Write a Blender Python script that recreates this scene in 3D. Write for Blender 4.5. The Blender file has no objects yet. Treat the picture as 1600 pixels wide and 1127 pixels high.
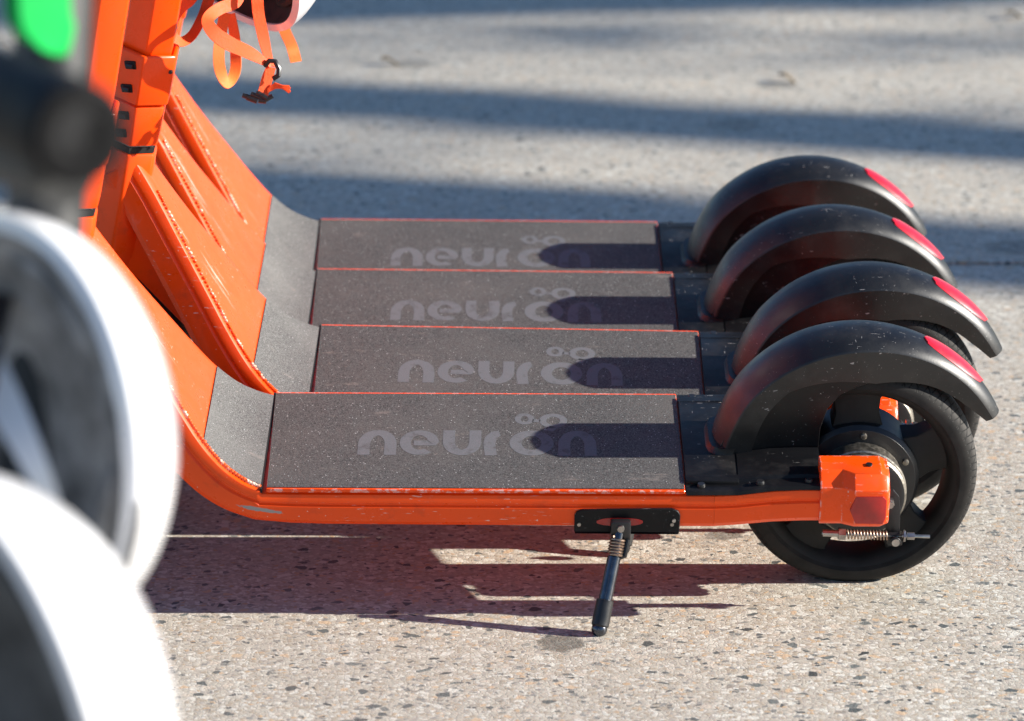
import bpy, bmesh, math, random
from mathutils import Vector, Matrix
random.seed(7)
R = math.radians
sc = bpy.context.scene
COL = sc.collection

# ------------------------------------------------------------------ camera
CAM_H = 1.45432
cam_data = bpy.data.cameras.new('camera')
cam = bpy.data.objects.new('camera', cam_data); COL.objects.link(cam)
cam.location = (0, 0, CAM_H)
cam.rotation_euler = (R(90 - 16.905), 0, 0)
cam_data.sensor_width = 36.0
cam_data.lens = 36.0 * 5376.86 / 1600
cam_data.clip_start = 0.05; cam_data.clip_end = 500
cam_data.dof.use_dof = True
cam_data.dof.focus_distance = 4.06
cam_data.dof.aperture_fstop = 5.6
sc.camera = cam

# ------------------------------------------------------------------ light
SUN_EL, SUN_AZ = 22.7, 3.2            # the sun stands beyond the rear wheels, a little to the camera's side
world = bpy.data.worlds.new('World'); sc.world = world; world.use_nodes = True
wt = world.node_tree; wt.nodes.clear()
sky = wt.nodes.new('ShaderNodeTexSky'); sky.sky_type = 'NISHITA'; sky.sun_disc = False
to_sun = Vector((math.cos(R(SUN_EL)) * math.cos(R(SUN_AZ)), -math.cos(R(SUN_EL)) * math.sin(R(SUN_AZ)), math.sin(R(SUN_EL))))
sky.air_density = 1.0; sky.dust_density = .3; sky.ozone_density = 5.0
sky.sun_elevation = R(SUN_EL); sky.sun_rotation = math.atan2(to_sun.x, to_sun.y)
bg = wt.nodes.new('ShaderNodeBackground'); bg.inputs['Strength'].default_value = 0.070
wo = wt.nodes.new('ShaderNodeOutputWorld')
wt.links.new(sky.outputs[0], bg.inputs[0]); wt.links.new(bg.outputs[0], wo.inputs[0])
sd = bpy.data.lights.new('sun', 'SUN'); sd.energy = 5.0; sd.angle = R(0.53); sd.color = (1.0, 0.945, 0.86)
sun = bpy.data.objects.new('sun', sd); COL.objects.link(sun)
sun.rotation_euler = to_sun.to_track_quat('Z', 'Y').to_euler(); sun.location = to_sun * 20
sc.view_settings.view_transform = 'Standard'; sc.view_settings.look = 'None'
sc.view_settings.exposure = 1.12; sc.view_settings.gamma = 1
sc.cycles.max_bounces = 8

# ------------------------------------------------------------------ material helpers
class NT:
    def __init__(s, name):
        s.m = bpy.data.materials.new(name); s.m.use_nodes = True
        s.t = s.m.node_tree; s.t.nodes.clear()
        s.out = s.t.nodes.new('ShaderNodeOutputMaterial'); s.p = s.t.nodes.new('ShaderNodeBsdfPrincipled')
        s.t.links.new(s.p.outputs[0], s.out.inputs[0])
    def n(s, typ, **kw):
        nd = s.t.nodes.new(typ)
        for k, v in kw.items():
            if k in nd.inputs.keys() if isinstance(k, str) else False: pass
            setattr(nd, k, v)
        return nd
    def link(s, a, b): s.t.links.new(a, b)
    def setp(s, **kw):
        for k, v in kw.items():
            i = s.p.inputs[k.replace('_', ' ')]
            if hasattr(v, 'links'): s.link(v, i)
            else: i.default_value = v if not (isinstance(v, tuple) and len(v) == 3) else (*v, 1)
    def coords(s, rand=True):
        tc = s.n('ShaderNodeTexCoord'); o = tc.outputs['Object']
        if not rand: return o
        oi = s.n('ShaderNodeObjectInfo'); mu = s.n('ShaderNodeVectorMath', operation='SCALE'); mu.inputs[0].default_value = (13.1, 7.7, 5.3)
        s.link(oi.outputs['Random'], mu.inputs['Scale']); ad = s.n('ShaderNodeVectorMath', operation='ADD')
        s.link(o, ad.inputs[0]); s.link(mu.outputs[0], ad.inputs[1]); return ad.outputs[0]
    def scale(s, v, xyz, rot=(0, 0, 0)):
        mp = s.n('ShaderNodeMapping'); mp.inputs['Scale'].default_value = xyz; mp.inputs['Rotation'].default_value = rot
        s.link(v, mp.inputs[0]); return mp.outputs[0]
    def noise(s, v, sc_, det=3, rough=.5, out='Fac', dist=0):
        nd = s.n('ShaderNodeTexNoise'); nd.inputs['Scale'].default_value = sc_; nd.inputs['Detail'].default_value = det
        nd.inputs['Roughness'].default_value = rough; nd.inputs['Distortion'].default_value = dist; s.link(v, nd.inputs['Vector']); return nd.outputs[out]
    def vor(s, v, sc_, feature='F1', out='Distance', rnd=1.0):
        nd = s.n('ShaderNodeTexVoronoi', feature=feature); nd.inputs['Scale'].default_value = sc_; nd.inputs['Randomness'].default_value = rnd
        s.link(v, nd.inputs['Vector']); return nd.outputs[out]
    def ramp(s, f, stops, interp='LINEAR'):
        nd = s.n('ShaderNodeValToRGB'); cr = nd.color_ramp; cr.interpolation = interp
        while len(cr.elements) < len(stops): cr.elements.new(.5)
        for e, (p, c) in zip(cr.elements, stops):
            e.position = p; e.color = (c, c, c, 1) if not isinstance(c, tuple) else (*c, 1)
        s.link(f, nd.inputs[0]); return nd.outputs[0]
    def mix(s, f, a, b, mode='MIX'):
        nd = s.n('ShaderNodeMix', data_type='RGBA', blend_type=mode)
        for i, v in ((0, f), (6, a), (7, b)):
            if hasattr(v, 'links'): s.link(v, nd.inputs[i])
            elif i == 0: nd.inputs[0].default_value = v
            else: nd.inputs[i].default_value = (*v, 1)
        return nd.outputs[2]
    def math(s, op, a, b=0.0, clamp=False):
        nd = s.n('ShaderNodeMath', operation=op); nd.use_clamp = clamp
        for i, v in ((0, a), (1, b)):
            if hasattr(v, 'links'): s.link(v, nd.inputs[i])
            else: nd.inputs[i].default_value = v
        return nd.outputs[0]
    def sep(s, v):
        nd = s.n('ShaderNodeSeparateXYZ'); s.link(v, nd.inputs[0]); return nd.outputs
    def bump(s, h, strength=.3, dist=.001):
        nd = s.n('ShaderNodeBump'); nd.inputs['Strength'].default_value = strength; nd.inputs['Distance'].default_value = dist
        s.link(h, nd.inputs['Height']); s.link(nd.outputs[0], s.p.inputs['Normal'])

def mat_paint(name, base, chip=True, rough=.28, edge=False, frame=False):
    m = NT(name); v = m.coords()
    big = m.noise(v, 6, 3); dirt = m.noise(v, 38, 4, .65)
    c = m.mix(m.ramp(big, [(.35, 0.0), (.7, 1.0)]), tuple(x * .90 for x in base), base)
    c = m.mix(m.ramp(dirt, [(.56, 0.0), (.78, .42)]), c, tuple(.45 * x + .015 for x in base))
    rg = m.ramp(dirt, [(.3, rough - .06), (.8, rough + .25)])
    if chip:
        s1 = m.noise(m.scale(v, (55, 260, 520), (.3, .25, .5)), 1, 2, .6)
        s3 = m.noise(m.scale(v, (30, 240, 160), (.1, -.5, .2)), 1, 3, .6)
        gate = m.ramp(m.noise(v, 9, 2), [(.52, 0.0), (.62, 1.0)])
        scr = m.math('MULTIPLY', m.math('MAXIMUM', m.ramp(s1, [(.68, 0.0), (.72, 1.0)]), m.ramp(s3, [(.69, 0.0), (.72, .8)])), gate)
        fleck = m.ramp(m.noise(v, 170, 2, .5), [(.735, 0.0), (.76, 1.0)])
        f = m.math('MAXIMUM', scr, m.math('MULTIPLY', fleck, .8))
        c = m.mix(f, c, (.78, .50, .40))
    if frame:
        tc = m.n('ShaderNodeTexCoord'); lx, ly, lz = m.sep(tc.outputs['Object'])
        # long pale scuffs where bags and boots rub the down tube
        rub = m.noise(m.scale(v, (16, 120, 8), (0, R(-31), 0)), 1, 4, .65)
        up = m.ramp(lz, [(.23, 0.0), (.30, 1.0)])
        lane = m.ramp(m.math('ABSOLUTE', m.math('ADD', ly, .018)), [(.004, .8), (.030, 0.0)])
        c = m.mix(m.math('MULTIPLY', m.math('MULTIPLY', m.ramp(rub, [(.58, 0.0), (.67, .55)]), up), lane), c, (.90, .62, .55))
        # bare metal scrape on the outside of the bend
        sx = m.math('DIVIDE', m.math('ADD', lx, .700), .030); sl = m.math('MULTIPLY', m.math('ADD', lx, .700), -.16)
        sz = m.math('DIVIDE', m.math('SUBTRACT', m.math('SUBTRACT', lz, .1525), sl), .0030)
        d = m.math('SQRT', m.math('ADD', m.math('MULTIPLY', sx, sx), m.math('MULTIPLY', sz, sz)))
        d = m.math('ADD', d, m.math('MULTIPLY', m.math('SUBTRACT', m.noise(v, 130, 3, .7), .5), 1.1))
        mk = m.math('MULTIPLY', m.ramp(d, [(.75, 1.0), (.95, 0.0)]), m.math('LESS_THAN', ly, -.10))
        c = m.mix(mk, c, (.34, .30, .27))
    if edge:
        bv = m.n('ShaderNodeBevel', samples=4); bv.inputs['Radius'].default_value = .0035
        ge = m.n('ShaderNodeNewGeometry'); dp = m.n('ShaderNodeVectorMath', operation='DOT_PRODUCT')
        m.link(bv.outputs[0], dp.inputs[0]); m.link(ge.outputs['Normal'], dp.inputs[1])
        em = m.ramp(dp.outputs['Value'], [(.93, 1.0), (.985, 0.0)])
        wr = m.ramp(m.noise(v, 120, 4, .7), [(.49, 0.0), (.56, 1.0)])
        c = m.mix(m.math('MULTIPLY', em, wr), c, (.80, .66, .60))
    m.setp(Base_Color=c, Roughness=rg, Specular_IOR_Level=.32, Coat_Weight=.12, Coat_Roughness=.10)
    m.bump(m.noise(v, 120, 2), .06, .0008)
    return m.m

def mat_grip(name, base, dust, sparkle=1.0):
    m = NT(name); v = m.coords()
    g = m.noise(v, 620, 2, .8); g2 = m.vor(v, 1050, out='Color'); gs = m.sep(g2)[0]
    big = m.noise(v, 7, 4, .6); fine = m.noise(v, 60, 3, .7)
    c = m.mix(m.ramp(g, [(.35, 0.0), (.65, 1.0)]), tuple(x * .38 for x in base), tuple(x * 1.8 for x in base))
    c = m.mix(m.ramp(big, [(.42, 0.0), (.68, .55)]), c, dust)
    smear = m.noise(m.scale(v, (14, 34, 20)), 1, 5, .7)
    c = m.mix(m.ramp(smear, [(.62, 0.0), (.74, .55)]), c, (.30, .25, .22))
    c = m.mix(m.ramp(fine, [(.70, 0.0), (.78, .6)]), c, (.34, .27, .22))
    spk = m.ramp(gs, [(.993, 0.0), (.997, sparkle)])
    c = m.mix(spk, c, (.55, .55, .54))  # glints of the grit mixed into the base colour as pale specks
    m.setp(Base_Color=c, Roughness=m.ramp(gs, [(.93, .72), (.99, .32)]), Specular_IOR_Level=.15)
    m.bump(m.math('ADD', g, gs), .55, .0009)
    return m.m

def mat_plastic(name, base, rough=.4, scratch=.5, spec=.5):
    m = NT(name); v = m.coords()
    s1 = m.noise(m.scale(v, (60, 620, 150), (.5, .2, .9)), 1, 2, .55); s2 = m.noise(m.scale(v, (520, 60, 420), (.2, .8, .3)), 1, 2, .55)
    gate = m.ramp(m.noise(v, 16, 3), [(.44, 0.0), (.58, 1.0)])
    sc1 = m.math('MAXIMUM', m.ramp(s1, [(.70, 0.0), (.73, 1.0)]), m.ramp(s2, [(.71, 0.0), (.74, 1.0)]))
    f = m.math('MULTIPLY', m.math('MULTIPLY', sc1, gate), scratch)
    dust = m.ramp(m.noise(v, 22, 4, .65), [(.5, 0.0), (.8, .10 * min(1, scratch * 2))])
    c = m.mix(dust, base, (.22, .20, .18)); c = m.mix(f, c, (.40, .38, .36))
    m.setp(Base_Color=c, Roughness=m.ramp(m.noise(v, 30, 4, .6), [(.3, rough - .06), (.75, rough + .12)]), Specular_IOR_Level=spec)
    m.bump(m.noise(v, 350, 2), .10, .0006)
    return m.m

def mat_simple(name, base, rough=.4, metal=0.0, var=.25, sc_=60, bump=.1, spec=.5, coat=0.0):
    m = NT(name); v = m.coords()
    n = m.noise(v, sc_, 4, .6)
    c = m.mix(m.ramp(n, [(.3, 0.0), (.72, 1.0)]), tuple(x * (1 - var) for x in base), tuple(min(1, x * (1 + var)) for x in base))
    m.setp(Base_Color=c, Roughness=m.ramp(n, [(.3, rough * .85), (.8, min(1, rough * 1.25))]), Metallic=metal, Specular_IOR_Level=spec, Coat_Weight=coat)
    if bump: m.bump(n, bump, .001)
    return m.m

ORANGE = (1.0, 0.080, 0.002)
M = {}
M['orange'] = mat_paint('orange_paint', ORANGE, frame=True)
M['orange_worn'] = mat_paint('orange_paint_worn_edges', ORANGE, edge=True)
M['orange_plain'] = mat_paint('orange_paint_trim', ORANGE, chip=False)
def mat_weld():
    m = NT('orange_weld_glints'); v = m.coords(); n = m.noise(v, 70, 3, .6)
    m.setp(Base_Color=m.mix(m.ramp(n, [(.50, 0.0), (.58, 1.0)]), (.97, .11, .01), (.95, .66, .50)), Roughness=.14, Specular_IOR_Level=.7, Coat_Weight=.6, Coat_Roughness=.08); return m.m  # pale patches put the sun glints on the beads into the colour
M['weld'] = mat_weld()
M['grip'] = mat_grip('grip_tape', (.078, .0755, .0725), (.124, .116, .107))
M['mat'] = mat_grip('worn_grip_mat', (.105, .102, .098), (.175, .170, .160), .8)
def mat_print():
    m = NT('worn_grey_print'); v = m.coords(); oi = m.n('ShaderNodeObjectInfo')
    w = m.math('ADD', m.noise(v, 45, 5, .75), m.math('MULTIPLY', m.math('SUBTRACT', oi.outputs['Random'], .5), .10))
    g = m.noise(v, 900, 2, .7)
    c = m.mix(m.ramp(g, [(.35, 0.0), (.65, 1.0)]), (.112, .115, .122), (.150, .153, .160))
    c = m.mix(m.ramp(w, [(.56, 0.0), (.74, .8)]), c, (.062, .058, .056))
    m.setp(Base_Color=c, Roughness=.75, Specular_IOR_Level=.18); return m.m
M['print'] = mat_print()
M['plastic'] = mat_plastic('scuffed_black_plastic', (.0060, .0060, .0068), .34, .8, .36)
M['fender'] = mat_plastic('scuffed_black_fender', (.0052, .0052, .0058), .40, .7, .62)
M['cover'] = mat_plastic('scuffed_black_cover', (.0055, .0055, .0065), .42, .9, .22)
M['black'] = mat_simple('black_metal', (.012, .012, .013), .38)
M['blackgap'] = mat_simple('dark_gap', (.006, .006, .006), .8)
M['steel'] = mat_simple('dull_steel', (.42, .40, .38), .33, 1.0, .3)
M['spring'] = mat_simple('rusty_spring_steel', (.36, .26, .20), .38, 1.0, .4, 300)
M['chrome'] = mat_simple('kickstand_chrome', (.10, .105, .12), .22, 1.0, .25, 120)
M['rim'] = mat_simple('dusty_black_rim', (.014, .013, .012), .6, 0, .6, 25, .1, .3)
M['hub'] = mat_simple('hub_alloy', (.24, .22, .19), .45, 1.0, .35, 180, .4)
M['refl'] = mat_simple('red_reflector', (.52, .006, .020), .32, 0, .12, 90, .1, .5, .4)
M['refl_dark'] = mat_simple('dark_red_reflector', (.42, .012, .010), .22, 0, .2, 60, .1, .5, .4)
M['white'] = mat_simple('white_shell', (.72, .72, .73), .22, 0, .03, 8, 0, .5, .5)
M['liner'] = mat_simple('grey_foam_liner', (.22, .215, .21), .9, 0, .75, 26, .6)
M['liner_dark'] = mat_simple('dark_grey_foam_liner', (.10, .10, .10), .9, 0, .6, 26, .6)
M['liner_brown'] = mat_simple('dusty_brown_liner', (.045, .028, .022), .7, 0, .5, 40, .4)
M['strap'] = mat_simple('orange_webbing', (.95, .085, .006), .65, 0, .12, 500, .5)
M['strap_light'] = mat_simple('pale_orange_webbing', (.97, .17, .025), .65, 0, .12, 500, .5)
M['green'] = mat_simple('green_plastic', (.009, .32, .062), .75, 0, .08, 10, 0, .1)
M['rubber'] = mat_simple('grip_rubber', (.004, .004, .0045), .6, 0, .3, 30, .1, .15)
M['stem'] = mat_simple('dark_grey_stem', (.022, .0225, .0225), .5, 0, .3, 12)
M['ink'] = mat_simple('dark_print', (.03, .03, .03), .5)

def mat_tyre():
    m = NT('tyre_rubber'); tc = m.n('ShaderNodeTexCoord'); x, y, z = m.sep(tc.outputs['Object'])
    a = m.math('ARCTAN2', z, x)
    ay = m.math('ABSOLUTE', y)
    w = m.math('SINE', m.math('MULTIPLY', m.math('ADD', a, m.math('MULTIPLY', y, 3.0)), 96.0))
    w2 = m.math('SINE', m.math('MULTIPLY', m.math('SUBTRACT', a, m.math('MULTIPLY', y, 5.0)), 48.0))
    g = m.math('MAXIMUM', m.ramp(w, [(.88, 0.0), (.93, 1.0)]), m.ramp(w2, [(.93, 0.0), (.96, 1.0)]))
    rad = m.math('SQRT', m.math('ADD', m.math('MULTIPLY', x, x), m.math('MULTIPLY', z, z)))
    g = m.math('MULTIPLY', g, m.ramp(m.math('MULTIPLY', m.math('SUBTRACT', rad, .125), 60), [(.28, 0.0), (.40, 1.0)]))
    centre = m.ramp(m.math('MULTIPLY', ay, 100), [(.10, 1.0), (.16, 0.0)])
    g = m.math('MAXIMUM', g, m.math('MULTIPLY', centre, m.ramp(m.math('MULTIPLY', m.math('SUBTRACT', rad, .125), 60), [(.6, 0.0), (.7, 1.0)])))
    d = m.noise(tc.outputs['Object'], 40, 4, .6)
    c = m.mix(m.ramp(d, [(.35, 0.0), (.8, 1.0)]), (.009, .0085, .008), (.030, .027, .024))
    tread = m.ramp(m.math('MULTIPLY', m.math('SUBTRACT', rad, .125), 60), [(.5, 0.0), (.75, 1.0)])
    c = m.mix(tread, c, (.050, .046, .042))
    c = m.mix(g, c, (.006, .006, .006))
    m.setp(Base_Color=c, Roughness=.75, Specular_IOR_Level=.3)
    m.bump(m.math('SUBTRACT', m.math('MULTIPLY', d, .15), g), .9, .003)
    return m.m
M['tyre'] = mat_tyre()

def mat_ground():
    m = NT('exposed_aggregate_concrete'); tc = m.n('ShaderNodeTexCoord'); v0 = tc.outputs['Object']
    wob = m.n('ShaderNodeVectorMath', operation='SCALE'); wob.inputs['Scale'].default_value = .004
    nz = m.noise(v0, 120, 2, out='Color'); sub = m.n('ShaderNodeVectorMath', operation='SUBTRACT'); sub.inputs[1].default_value = (.5, .5, .5)
    m.link(nz, sub.inputs[0]); m.link(sub.outputs[0], wob.inputs[0])
    ad = m.n('ShaderNodeVectorMath', operation='ADD'); m.link(v0, ad.inputs[0]); m.link(wob.outputs[0], ad.inputs[1]); v = ad.outputs[0]
    v = m.scale(v, (1.0, 1.15, 0.0))
    # small pebbles
    c1 = m.vor(v, 165, out='Color'); r1 = m.sep(c1)[0]; e1 = m.vor(v, 165, 'DISTANCE_TO_EDGE')
    peb = m.ramp(r1, [(0, (.36, .30, .235)), (.18, (.47, .43, .37)), (.38, (.56, .52, .46)), (.55, (.43, .385, .33)), (.72, (.60, .575, .53)), (.84, (.36, .325, .295)), (.92, (.47, .33, .21)), (.965, (.23, .225, .22))], 'CONSTANT')
    matrix = m.mix(m.noise(v, 300, 3, .6), (.34, .30, .25), (.50, .455, .395))
    c = m.mix(m.ramp(e1, [(.03, 0.0), (.12, 1.0)]), matrix, peb)
    fine = m.vor(v, 340, out='Color'); c = m.mix(m.ramp(m.sep(fine)[1], [(.80, 0.0), (.84, .45)]), c, (.30, .275, .245))
    # bigger chips
    def chips(sc_, thr, lo, hi, cols, c, off):
        mp = m.n('ShaderNodeMapping'); mp.inputs['Location'].default_value = off; m.link(v, mp.inputs[0]); vv = mp.outputs[0]
        cc = m.sep(m.vor(vv, sc_, out='Color')); ed = m.vor(vv, sc_, 'DISTANCE_TO_EDGE')
        pick = m.ramp(cc[0], [(thr, 0.0), (thr + .004, 1.0)])
        size = m.math('ADD', m.math('MULTIPLY', cc[2], hi - lo), lo)
        inside = m.math('GREATER_THAN', ed, size)
        return m.mix(m.math('MULTIPLY', pick, inside), c, m.ramp(cc[1], cols, 'CONSTANT'))
    c = chips(84, .74, .05, .22, [(0, (.60, .575, .52)), (.5, (.52, .45, .38)), (.8, (.52, .38, .26))], c, (3.3, 1.7, 0))
    c = chips(135, .90, .03, .16, [(0, (.20, .195, .185)), (.5, (.10, .105, .105)), (.8, (.26, .23, .20))], c, (7.1, 2.2, 0))
    c = chips(78, .915, .05, .26, [(0, (.085, .095, .095)), (.45, (.14, .15, .145)), (.8, (.06, .065, .065))], c, (1.1, 9.2, 0))
    # broad weathering
    big = m.noise(v0, 1.6, 4, .6); c = m.mix(m.ramp(big, [(.35, .22), (.62, 0.0)]), c, (.30, .28, .26))
    mid = m.noise(v0, 11, 4, .6); c = m.mix(m.ramp(mid, [(.60, 0.0), (.80, .28)]), c, (.27, .245, .22))
    # dirt marks with a shape of their own
    px, py, pz = m.sep(v0)
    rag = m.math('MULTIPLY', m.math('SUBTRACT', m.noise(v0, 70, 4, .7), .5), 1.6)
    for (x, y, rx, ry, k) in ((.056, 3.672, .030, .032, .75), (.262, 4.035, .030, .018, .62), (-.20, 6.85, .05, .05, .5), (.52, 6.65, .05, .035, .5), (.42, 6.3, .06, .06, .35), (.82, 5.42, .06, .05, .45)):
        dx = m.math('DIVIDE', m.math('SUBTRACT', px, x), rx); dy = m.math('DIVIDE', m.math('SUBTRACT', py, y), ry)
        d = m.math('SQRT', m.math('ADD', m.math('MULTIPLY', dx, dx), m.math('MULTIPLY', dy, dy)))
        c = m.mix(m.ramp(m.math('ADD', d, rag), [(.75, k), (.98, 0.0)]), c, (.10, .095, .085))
    c = m.mix(1.0, c, (1.07, 1.075, 1.03), 'MULTIPLY')
    h = m.math('ADD', m.math('MULTIPLY', m.noise(v0, 260, 3, .6), .5), m.math('MULTIPLY', m.ramp(e1, [(0, 0.0), (.2, 1.0)]), .3))
    m.setp(Base_Color=c, Roughness=.62, Specular_IOR_Level=.35); m.bump(h, .5, .0016)
    return m.m
M['ground'] = mat_ground()

def mat_bark():
    m = NT('tree_bark'); v = m.coords(); n = m.noise(m.scale(v, (6, 6, 1.2)), 3, 5, .65)
    m.setp(Base_Color=m.mix(n, (.07, .055, .04), (.24, .20, .16)), Roughness=.9); m.bump(n, .8, .03); return m.m
def mat_leaf():
    m = NT('leaf_green'); v = m.coords(); n = m.noise(v, 3, 3)
    m.setp(Base_Color=m.mix(n, (.04, .08, .02), (.09, .15, .04)), Roughness=.55); return m.m
M['bark'] = mat_bark(); M['leaf'] = mat_leaf()

# ------------------------------------------------------------------ mesh builder
class MB:
    def __init__(s): s.bm = bmesh.new()
    def face(s, vs):
        try: return s.bm.faces.new(vs)
        except ValueError: return None
    def loft(s, loops, closed=True, cap0=True, cap1=True, ring=False):
        L = [[s.bm.verts.new(p) for p in lp] for lp in loops]; n = len(L[0])
        pairs = list(zip(L[:-1], L[1:])) + ([(L[-1], L[0])] if ring else [])
        for a, b in pairs:
            for i in range(n if closed else n - 1):
                j = (i + 1) % n; s.face([a[i], a[j], b[j], b[i]])
        if cap0 and not ring: s.face(L[0][::-1])
        if cap1 and not ring: s.face(L[-1])
        return s
    def box(s, c, size, rot=None):
        m = Matrix.Translation(c) @ (rot.to_4x4() if rot else Matrix.Identity(4)) @ Matrix.Diagonal((*size, 1))
        bmesh.ops.create_cube(s.bm, size=1, matrix=m); return s
    def tube(s, pts, rad, n=12, cap=True):
        pts = [Vector(p) for p in pts]; rad = rad if isinstance(rad, (list, tuple)) else [rad] * len(pts)
        loops = []; up = None
        for i, p in enumerate(pts):
            d = (pts[min(i + 1, len(pts) - 1)] - pts[max(i - 1, 0)]).normalized()
            if up is None: up = d.orthogonal().normalized()
            else: up = (up - d * up.dot(d)).normalized()
            sd_ = d.cross(up)
            loops.append([p + (up * math.cos(t) + sd_ * math.sin(t)) * rad[i] for t in (2 * math.pi * k / n for k in range(n))])
        return s.loft(loops, cap0=cap, cap1=cap)
    def lathe_y(s, prof, c=(0, 0, 0), n=64, a0=0, a1=2 * math.pi, closed_prof=False):
        full = abs(a1 - a0 - 2 * math.pi) < 1e-6; k = n if full else n + 1
        loops = []
        for i in range(k):
            a = a0 + (a1 - a0) * i / n
            loops.append([Vector((c[0] + r * math.cos(a), c[1] + y, c[2] + r * math.sin(a))) for r, y in prof])
        return s.loft(loops, closed=closed_prof, cap0=not full and closed_prof, cap1=not full and closed_prof, ring=full)
    def prism_xz(s, pts, y0, y1):
        return s.loft([[(x, y0, z) for x, z in pts], [(x, y1, z) for x, z in pts]])
    def ball(s, c, r, sub=2, scale=(1, 1, 1)):
        bmesh.ops.create_icosphere(s.bm, subdivisions=sub, radius=r, matrix=Matrix.Translation(c) @ Matrix.Diagonal((*scale, 1))); return s
    def build(s, name, mat, parent=None, angle=35, bevel=0, segs=2, solid=0):
        bm = s.bm; bmesh.ops.recalc_face_normals(bm, faces=bm.faces[:])
        if bevel:
            es = [e for e in bm.edges if len(e.link_faces) == 2 and e.calc_face_angle(0) > R(30)]
            bmesh.ops.bevel(bm, geom=es, offset=bevel, segments=segs, affect='EDGES', profile=.5, clamp_overlap=True)
        for f in bm.faces: f.smooth = True
        for e in bm.edges:
            if len(e.link_faces) == 2 and e.calc_face_angle(0) > R(angle): e.smooth = False
        me = bpy.data.meshes.new(name); bm.to_mesh(me); bm.free()
        me.materials.append(mat)
        o = bpy.data.objects.new(name, me); COL.objects.link(o)
        if parent: o.parent = parent
        return o

def tag(o, label=None, cat=None, group=None, kind=None):
    if label: o['label'] = label
    if cat: o['category'] = cat
    if group: o['group'] = group
    if kind: o['kind'] = kind
    return o
def empty(name, loc, rot=(0, 0, 0)):
    o = bpy.data.objects.new(name, None); COL.objects.link(o); o.location = loc; o.rotation_euler = rot; o.empty_display_size = .05; return o
def copy_tree(o, parent=None):
    c = o.copy(); COL.objects.link(c)
    if parent: c.parent = parent
    for ch in list(o.children): copy_tree(ch, c)
    return c
def lerp_tab(tab, t):
    if t <= tab[0][0]: return tab[0][1]
    for (a, va), (b, vb) in zip(tab[:-1], tab[1:]):
        if t <= b: return va + (vb - va) * (t - a) / (b - a)
    return tab[-1][1]
def smooth_path(pts, n=8):
    """Catmull-Rom through tuples of any length"""
    out = []; P = [tuple(p) for p in pts]; P = [P[0]] + P + [P[-1]]
    for i in range(1, len(P) - 2):
        p0, p1, p2, p3 = P[i - 1:i + 3]
        for k in range(n):
            t = k / n
            out.append(tuple(.5 * (2 * b + (c - a) * t + (2 * a - 5 * b + 4 * c - d) * t * t + (-a + 3 * b - 3 * c + d) * t ** 3) for a, b, c, d in zip(p0, p1, p2, p3)))
    out.append(P[-2]); return out

# ------------------------------------------------------------------ ground
JOINT = 5.32
g = MB()
for (y0, y1) in ((-60, JOINT - .010), (JOINT + .010, 90)):
    g.loft([[(-80, y0, -.05), (80, y0, -.05), (80, y1, -.05), (-80, y1, -.05)], [(-80, y0, 0), (80, y0, 0), (80, y1, 0), (-80, y1, 0)]])
tag(g.build('ground', M['ground']), 'pale exposed aggregate concrete pavement with dark stone chips', kind='structure')
g = MB(); g.loft([[(-80, JOINT - .0095, -.048), (80, JOINT - .0095, -.048), (80, JOINT + .0095, -.048), (-80, JOINT + .0095, -.048)], [(-80, JOINT - .0095, -.016), (80, JOINT - .0095, -.016), (80, JOINT + .0095, -.016), (-80, JOINT + .0095, -.016)]])
tag(g.build('ground_joint', M['blackgap']), 'dark joint between two pavement slabs', kind='structure')

# ------------------------------------------------------------------ the e-scooter, built once in its own coordinates
# x: towards the rear wheel, y: away from the camera, z: up; origin at the rear wheel's contact
W2 = .1285; ZD = .1791; XR = -.2091; XF = -.700; RW = .14
# profile of the frame's top surface (x, z, half width), from head down to the deck and back to the rear
GAPX = -.6995
PROF = [(-.908, .468, .029), (-.8835, .425, .036), (-.853, .370, .0525), (-.818, .310, .0755), (-.7895, .262, .095), (-.765, .226, .108),
        (-.742, .2010, .1175), (-.719, .1855, .1245), (-.699, .1772, .1285)]

BOT = [(-.7895, -.833, .236), (-.765, -.8055, .1955), (-.742, -.7755, .1665), (-.719, -.744, .1475), (-.699, -.711, .1362), (-.6965, -.7075, .1354), (-.66, -.664, .1308), (-.62, -.621, .1296), (-.48, -.48, .1290), (-.15, -.15, .1285)]
BOT[4] = (-.699, -.7095, .1359); BOT[5] = (-.6965, -.7060, .1350)
BOT = smooth_path(BOT, 6)
def frame_section(x, z, w, vx, vz):
    """half section run along the vector from the top surface to the underside"""
    half = [(w - .013, 0), (w - .006, .0008), (w - .001, .0035), (w + .0005, .009), (w + .0008, .0145), (w - .0014, .0165), (w - .0014, .0185),
            (w + .0012, .021), (w + .0016, .030), (w + .0008, .042), (w - .004, .049), (w - .011, .051)]
    pts = [(y, d / .051) for y, d in half] + [(-y, d / .051) for y, d in half[::-1]]
    return [Vector((x + vx * k, y, z + vz * k)) for y, k in pts]

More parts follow.
